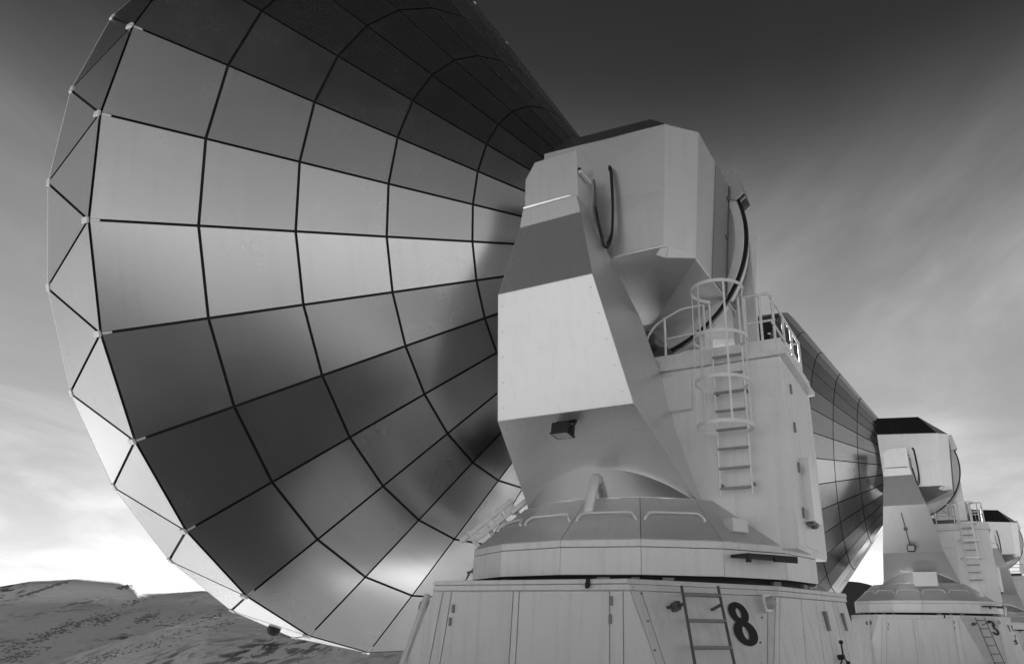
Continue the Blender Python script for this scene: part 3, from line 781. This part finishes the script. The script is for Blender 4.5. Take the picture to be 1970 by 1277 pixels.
    fA = [np.array(cb_[i]) for i in (3, 6, 7)]; vt = on(1344, 254, fA[0], np.cross(fA[1] - fA[0], fA[2] - fA[0])); cb_[4] = tuple(vt)
    cabin = hull('receiver_cabin', [(x, s * y, z) for x, y, z in cb_ for s in (1, -1)], M_CLAD, root, .010)
    sn = fcn(np.array(cb_[2]), np.array(cb_[3]), np.array(cb_[6])); sn = sn if sn[1] > 0 else -sn
    P2, P3, P5, P6 = (np.array(cb_[i]) for i in (2, 3, 5, 6))
    L_ = lambda a, b, t: a * (1 - t) + b * t
    for s in (1, -1):
        for (t0, t1) in ((.02, .535), (.54, .985)):
            poly = [L_(P2, P5, t0), L_(P3, P6, t0), L_(P3, P6, t1), L_(P2, P5, t1)]
            poly = [L_(poly[0], poly[1], .0), L_(poly[0], poly[1], .985), L_(poly[3], poly[2], .985), L_(poly[3], poly[2], .0)]
            poly = [q * np.array([1, s, 1]) for q in poly]
            nrm_ = fcn(poly[0], poly[1], poly[2]); poly = poly if nrm_[1] * s > 0 else poly[::-1]
            mb = MB(); mb.plate(poly, .004, .008, .01); mb.build('side_panel', M_CLAD, cabin)
    # bright roof sheets on the sloping shoulders
    for s in (1, -1):
        q = [np.array(cb_[i]) * np.array([1, s, 1]) for i in (0, 1, 3, 2)]
        q = q if fcn(*q[:3])[2] > 0 else q[::-1]
        mb = MB(); mb.plate(q, 0.0, .006, .004, .002); mb.build('roof_panel', M_PANEL, cabin)
    # corner cap at the lower rear edge
    nA = np.cross(fA[1] - fA[0], fA[2] - fA[0])
    for s in (1, -1):
        mb = MB()
        for pxs, p_, n_ in (([(1285, 475), (1331, 489), (1338, 498), (1281, 497)], fA[0], nA), ([(1285, 475), (1281, 497), (1263, 491), (1271, 479)], P6, sn)):
            q = [on(*t_, p_, n_) * np.array([1, s, 1]) for t_ in pxs]
            q = q if fcn(*q[:3])[1] * s > 0 else q[::-1]
            mb.plate(q, 0, .03, .01, .006)
        mb.build('corner_cap', M_FIT, cabin)
    # dark plate painting the shade of the rear wall recess, edge trim and clamps
    for s in (1, -1):
        vb = np.array(cb_[7]); fr = lambda t_, y_: (vt[0] + (vb[0] - vt[0]) * t_, s * y_, vt[2] + (vb[2] - vt[2]) * t_); poly = [fr(.01, 1.0), fr(.985, 1.0), fr(.985, .10), fr(.01, .10)]
        poly = poly if s < 0 else poly[::-1]
        mb = MB(); mb.plate(poly if fcn(*[np.array(q) for q in poly[:3]])[0] < 0 else poly[::-1], 0, .02, .01); mb.build('recess_shade_plate', M_VENT, cabin)
        mb = MB()
        for t_ in (.15, .5, .88): mb.box(np.array(fr(t_, .30)) - (.02, 0, 0), (.05, .12, .05), None, .008)
        mb.tube([np.array(fr(.02, .24)) - (.03, 0, 0), np.array(fr(.97, .24)) - (.03, 0, 0)], .014, 6); mb.build('clamp_rod', M_STEEL, cabin)
    # cables on the side of the cabin and the arm
    yc = 2.42
    c1_ = smooth_path([(-.43, 2.66, 7.80), (-.47, 2.63, 7.5), (-.51, 2.53, 7.17), (-.56, 2.48, 7.15), (-.62, 2.46, 7.35), (-.63, 2.44, 8.0), (-.60, 2.43, 8.55), (-.56, 2.41, 8.68), (-.53, 2.34, 8.66)], 5)
    mb = MB(); mb.tube(c1_, .022, 8); mb.build('cable', M_BLACK, cabin)
    mb = MB(); mb.tube(smooth_path([(-.55, 2.36, 8.64), (-.575, 2.40, 8.5), (-.60, 2.40, 8.0), (-.60, 2.40, 7.5), (-.53, 2.44, 7.22)], 4), .014, 6); mb.build('cable', M_BLACK, cabin)
    mb = MB(); mb.tube(smooth_path([(-.38, 2.62, 8.35), (-.40, 2.60, 8.1), (-.42, 2.60, 7.7), (-.50, 2.50, 7.3)], 4), .018, 6); mb.build('cable', M_STEEL, cabin)
    # --- elevation gear: sector plate, web, toothed rack
    def sector(mb, r0, r1, a0, a1, y0, y1, nseg=40):
        vv = []
        for t in np.linspace(a0, a1, nseg + 1):
            for r, y in ((r0, y0), (r1, y0), (r1, y1), (r0, y1)):
                vv.append((-r * math.cos(t), y, HZ + r * math.sin(t)))
        ff = [(k*4+i, k*4+(i+1) % 4, k*4+4+(i+1) % 4, k*4+4+i) for k in range(nseg) for i in range(4)]
        ff += [(0, 1, 2, 3), tuple(4*nseg + i for i in range(4))[::-1]]
        mb.add(vv, ff)
    mb = MB(); sector(mb, 1.45, 2.10, R3(-84), R3(27), -.30, .13); gear = bevelled(mb.build('gear_sector', M_CLAD, root), .006, 1, 40)
    mb = MB(); sector(mb, 2.0, 2.16, R3(-84), R3(25), -.2, .16); bevelled(mb.build('gear_flange', M_FIT, gear), .005, 1, 40)
    mb = MB(); sector(mb, 2.16, 2.185, R3(-84), R3(24), .07, .14, 60)
    nt_ = 120
    for k in range(nt_):
        t = R3(-83.5) + R3(107) * k / (nt_ - 1); er = np.array([-math.cos(t), 0, math.sin(t)]); et = np.array([math.sin(t), 0, math.cos(t)])
        mb.box(np.array([0, .10, HZ]) + er * 2.20, (.045, .08, .018), np.stack([er, [0, 1, 0], et], 1))
    mb.build('toothed_rack', M_BLACK, gear)
    mb = MB(); q = [(-1.84, 9.50), (-2.10, 9.62), (-2.22, 9.02), (-2.08, 8.90), (-1.86, 8.98)]
    for y in (.20, .05, -.30):
        mb.add([(x, y, z) for x, z in q] + [(x, y - .02, z) for x, z in q], [tuple(range(5)), tuple(range(5, 10))[::-1]] + [(i, 5 + i, 5 + (i+1) % 5, (i+1) % 5) for i in range(5)])
    mb.add([(-1.84, .2, 9.5), (-2.10, .2, 9.62), (-2.10, -.3, 9.62), (-1.84, -.3, 9.5)], [(0, 1, 2, 3)])
    mb.add([(-2.16, .2, 9.20), (-2.22, .2, 9.02), (-2.22, -.3, 9.02), (-2.16, -.3, 9.20)], [(0, 1, 2, 3)])
    mb.build('limit_stop', M_CLAD, gear)
    mb = MB(); mb.box((-2.0, -.05, 9.3), (.2, .18, .2)); mb.build('stop_buffer', M_BLACK, gear)
    # housing plate standing behind the gear on the tower, drive motor and pinion
    mb = MB(); mb.box((-1.92, -.46, 7.16), (.42, .12, 2.3), None, .006); mb.build('gear_housing', M_CLAD, root)
    for (x, y, z, r) in ((-.78, .55, 5.80, .20), (-.62, .75, 6.10, .14)):
        mb = MB(); mb.tube([(x, y + .3, z), (x, y - .3, z)], r, 18); mb.tube([(x, y + .36, z), (x, y + .3, z)], r * .6, 14); mb.build('drive_motor', M_STEEL, root)
    mb = MB(); mb.box((-1.2, .2, 5.75), (1.0, .5, .4), None, .02); mb.build('gearbox', M_STEEL, root)
    mb = MB(); mb.tube([(-.88, 1.12, 5.55), (-.74, 1.16, 5.62), (-.6, 1.1, 5.75)], .07, 10); mb.build('conduit_elbow', M_FIT, plat)
    return root, parts
antenna, AP = build_antenna()

def copy_tree(o, parent=None, skip=()):
    c = o.copy(); COL.objects.link(c); c.parent = parent
    for ch in o.children:
        if ch.name.split('.')[0] not in skip:
            copy_tree(ch, c, skip)
    return c
GRP = 'row of radio antennas on the snowy plateau'
a3 = copy_tree(antenna, None, ('cable_tray', 'latch_lever', 'elbow_pipe')); a3.location = (-3.11, -23.2, -0.03)
a9 = copy_tree(antenna); a9.location = (-6.73, -49.8, -0.58)
tagged(antenna, 'nearest and largest radio antenna, black number 8 on its base', 'radio antenna', GRP)
tagged(a3, 'middle radio antenna with small black number 3 beside its base ladder', 'radio antenna', GRP)
tagged(a9, 'farthest and smallest radio antenna, cut off by the right edge of the photo', 'radio antenna', GRP)
def child(root, name):
    return [c for c in root.children if c.name.split('.')[0] == name]

# numbers painted on the oblique face beside the base ladder
Ao, no = AP['oblique']
def number(root, ch, loc_uv, hgt):
    """a bold stencilled figure as flat rings or strokes, 4 mm thick"""
    ex = np.cross(UZ, no); ex /= np.linalg.norm(ex); ey = np.cross(no, ex)
    edge = np.array([-.41, 0, -1.0]); sh = (edge @ ex) / (edge @ ey) * 0.55
    c = on(*loc_uv, Ao + no * .03, no); mb = MB()
    def put(x, y, h): return c + ex * (x + sh * y) * hgt + ey * y * hgt + no * h
    def strip(outer_, inner_, z0, z1, closed):
        k = len(outer_); v = [put(*p_, z) for z in (z0, z1) for L in (outer_, inner_) for p_ in L]
        f = []
        for i in range(k if closed else k - 1):
            j = (i + 1) % k
            f += [(2*k+i, 2*k+j, 3*k+j, 3*k+i), (i, k+i, k+j, j), (i, j, 2*k+j, 2*k+i), (k+i, 3*k+i, 3*k+j, k+j)]
        mb.add(v, f)
    T = np.linspace(0, 2 * math.pi, 40, endpoint=False)
    if ch == '8':
        for cy_, ro, ri, z1 in ((.245, (.285, .255), (.078, .118), .004), (-.21, (.335, .29), (.09, .155), .006)):
            strip([(ro[0]*math.cos(t), cy_ + ro[1]*math.sin(t)) for t in T], [(ri[0]*math.cos(t), cy_ + ri[1]*math.sin(t)) for t in T], 0, z1, True)
    else:
        for cy_, r_, a0, a1, z1 in ((.245, .175, 165, -88, .004), (-.215, .205, 88, -165, .006)):
            tt = [R3(a) for a in np.linspace(a0, a1, 26)]; wd = .085
            strip([((r_+wd)*math.cos(t)*1.4, cy_ + (r_+wd*.8)*math.sin(t)) for t in tt], [((r_-wd)*math.cos(t)*1.4, cy_ + (r_-wd*.8)*math.sin(t)) for t in tt], 0, z1, False)
    return mb.build('number', M_PAINTB, child(root, 'base')[0])
number(antenna, '8', (1428.5, 1199), .52)
number(a3, '3', (1444, 1190), .56)

# flood lamps: the nearest antenna carries its lamp under the knee of the arm, the next one above it
def flood(root, c, n_, tilt):
    arm_ = child(root, 'yoke_arm')[0]
    c = np.array(c); n_ = np.array(n_) / np.linalg.norm(n_); ex = np.array([1., 0, 0]); ez = np.cross(ex, n_); R_ = np.stack([ex, n_, ez], 1)
    t = R3(tilt); R2_ = R_ @ np.array([[1, 0, 0], [0, math.cos(t), -math.sin(t)], [0, math.sin(t), math.cos(t)]])
    mb = MB(); mb.box(c, (.27, .16, .23), R2_, .02); mb.box(c + R2_ @ np.array([0, .085, 0]), (.29, .02, .25), R2_, .008)
    for s in (-1, 1): mb.box(c + ex * .15 * s - n_ * .06, (.012, .24, .04), R_)
    mb.box(c - n_ * .17, (.32, .015, .05), R_); mb.build('flood_lamp', M_PAINTB, arm_)
    mb = MB(); mb.box(c + R2_ @ np.array([0, .097, 0]), (.23, .006, .19), R2_); mb.build('lamp_glass', M_GLASS, arm_)
un = np.array([0, 1.104, -1.413]); un /= np.linalg.norm(un)
fl = on(1083, 826, np.array([0, 2.763, 4.454]) + un * .18, un)
flood(antenna, fl, un, -30)
bn = np.array([0, 1.753, -.633]); bn /= np.linalg.norm(bn)
flood(a3, (.05, 2.90, 4.66) + bn * .2, bn, 25)
mb = MB(); q = np.array([.2, 3.30, 5.95]); e = np.array([.08, 2.86, 4.75])
mb.tube([q + bn * .02, e + bn * .02], .02, 6); mb.box((q + e) / 2 + bn * .03, (.14, .06, .12), None, .01); mb.build('conduit', M_STEEL, child(a3, 'yoke_arm')[0])
mb = MB(); mb.box((-.25, 2.15, 3.50), (.85, .42, .55), None, .015); mb.build('motor_cover', M_FIT, child(a3, 'drum')[0])
bpy.context.view_layer.update()
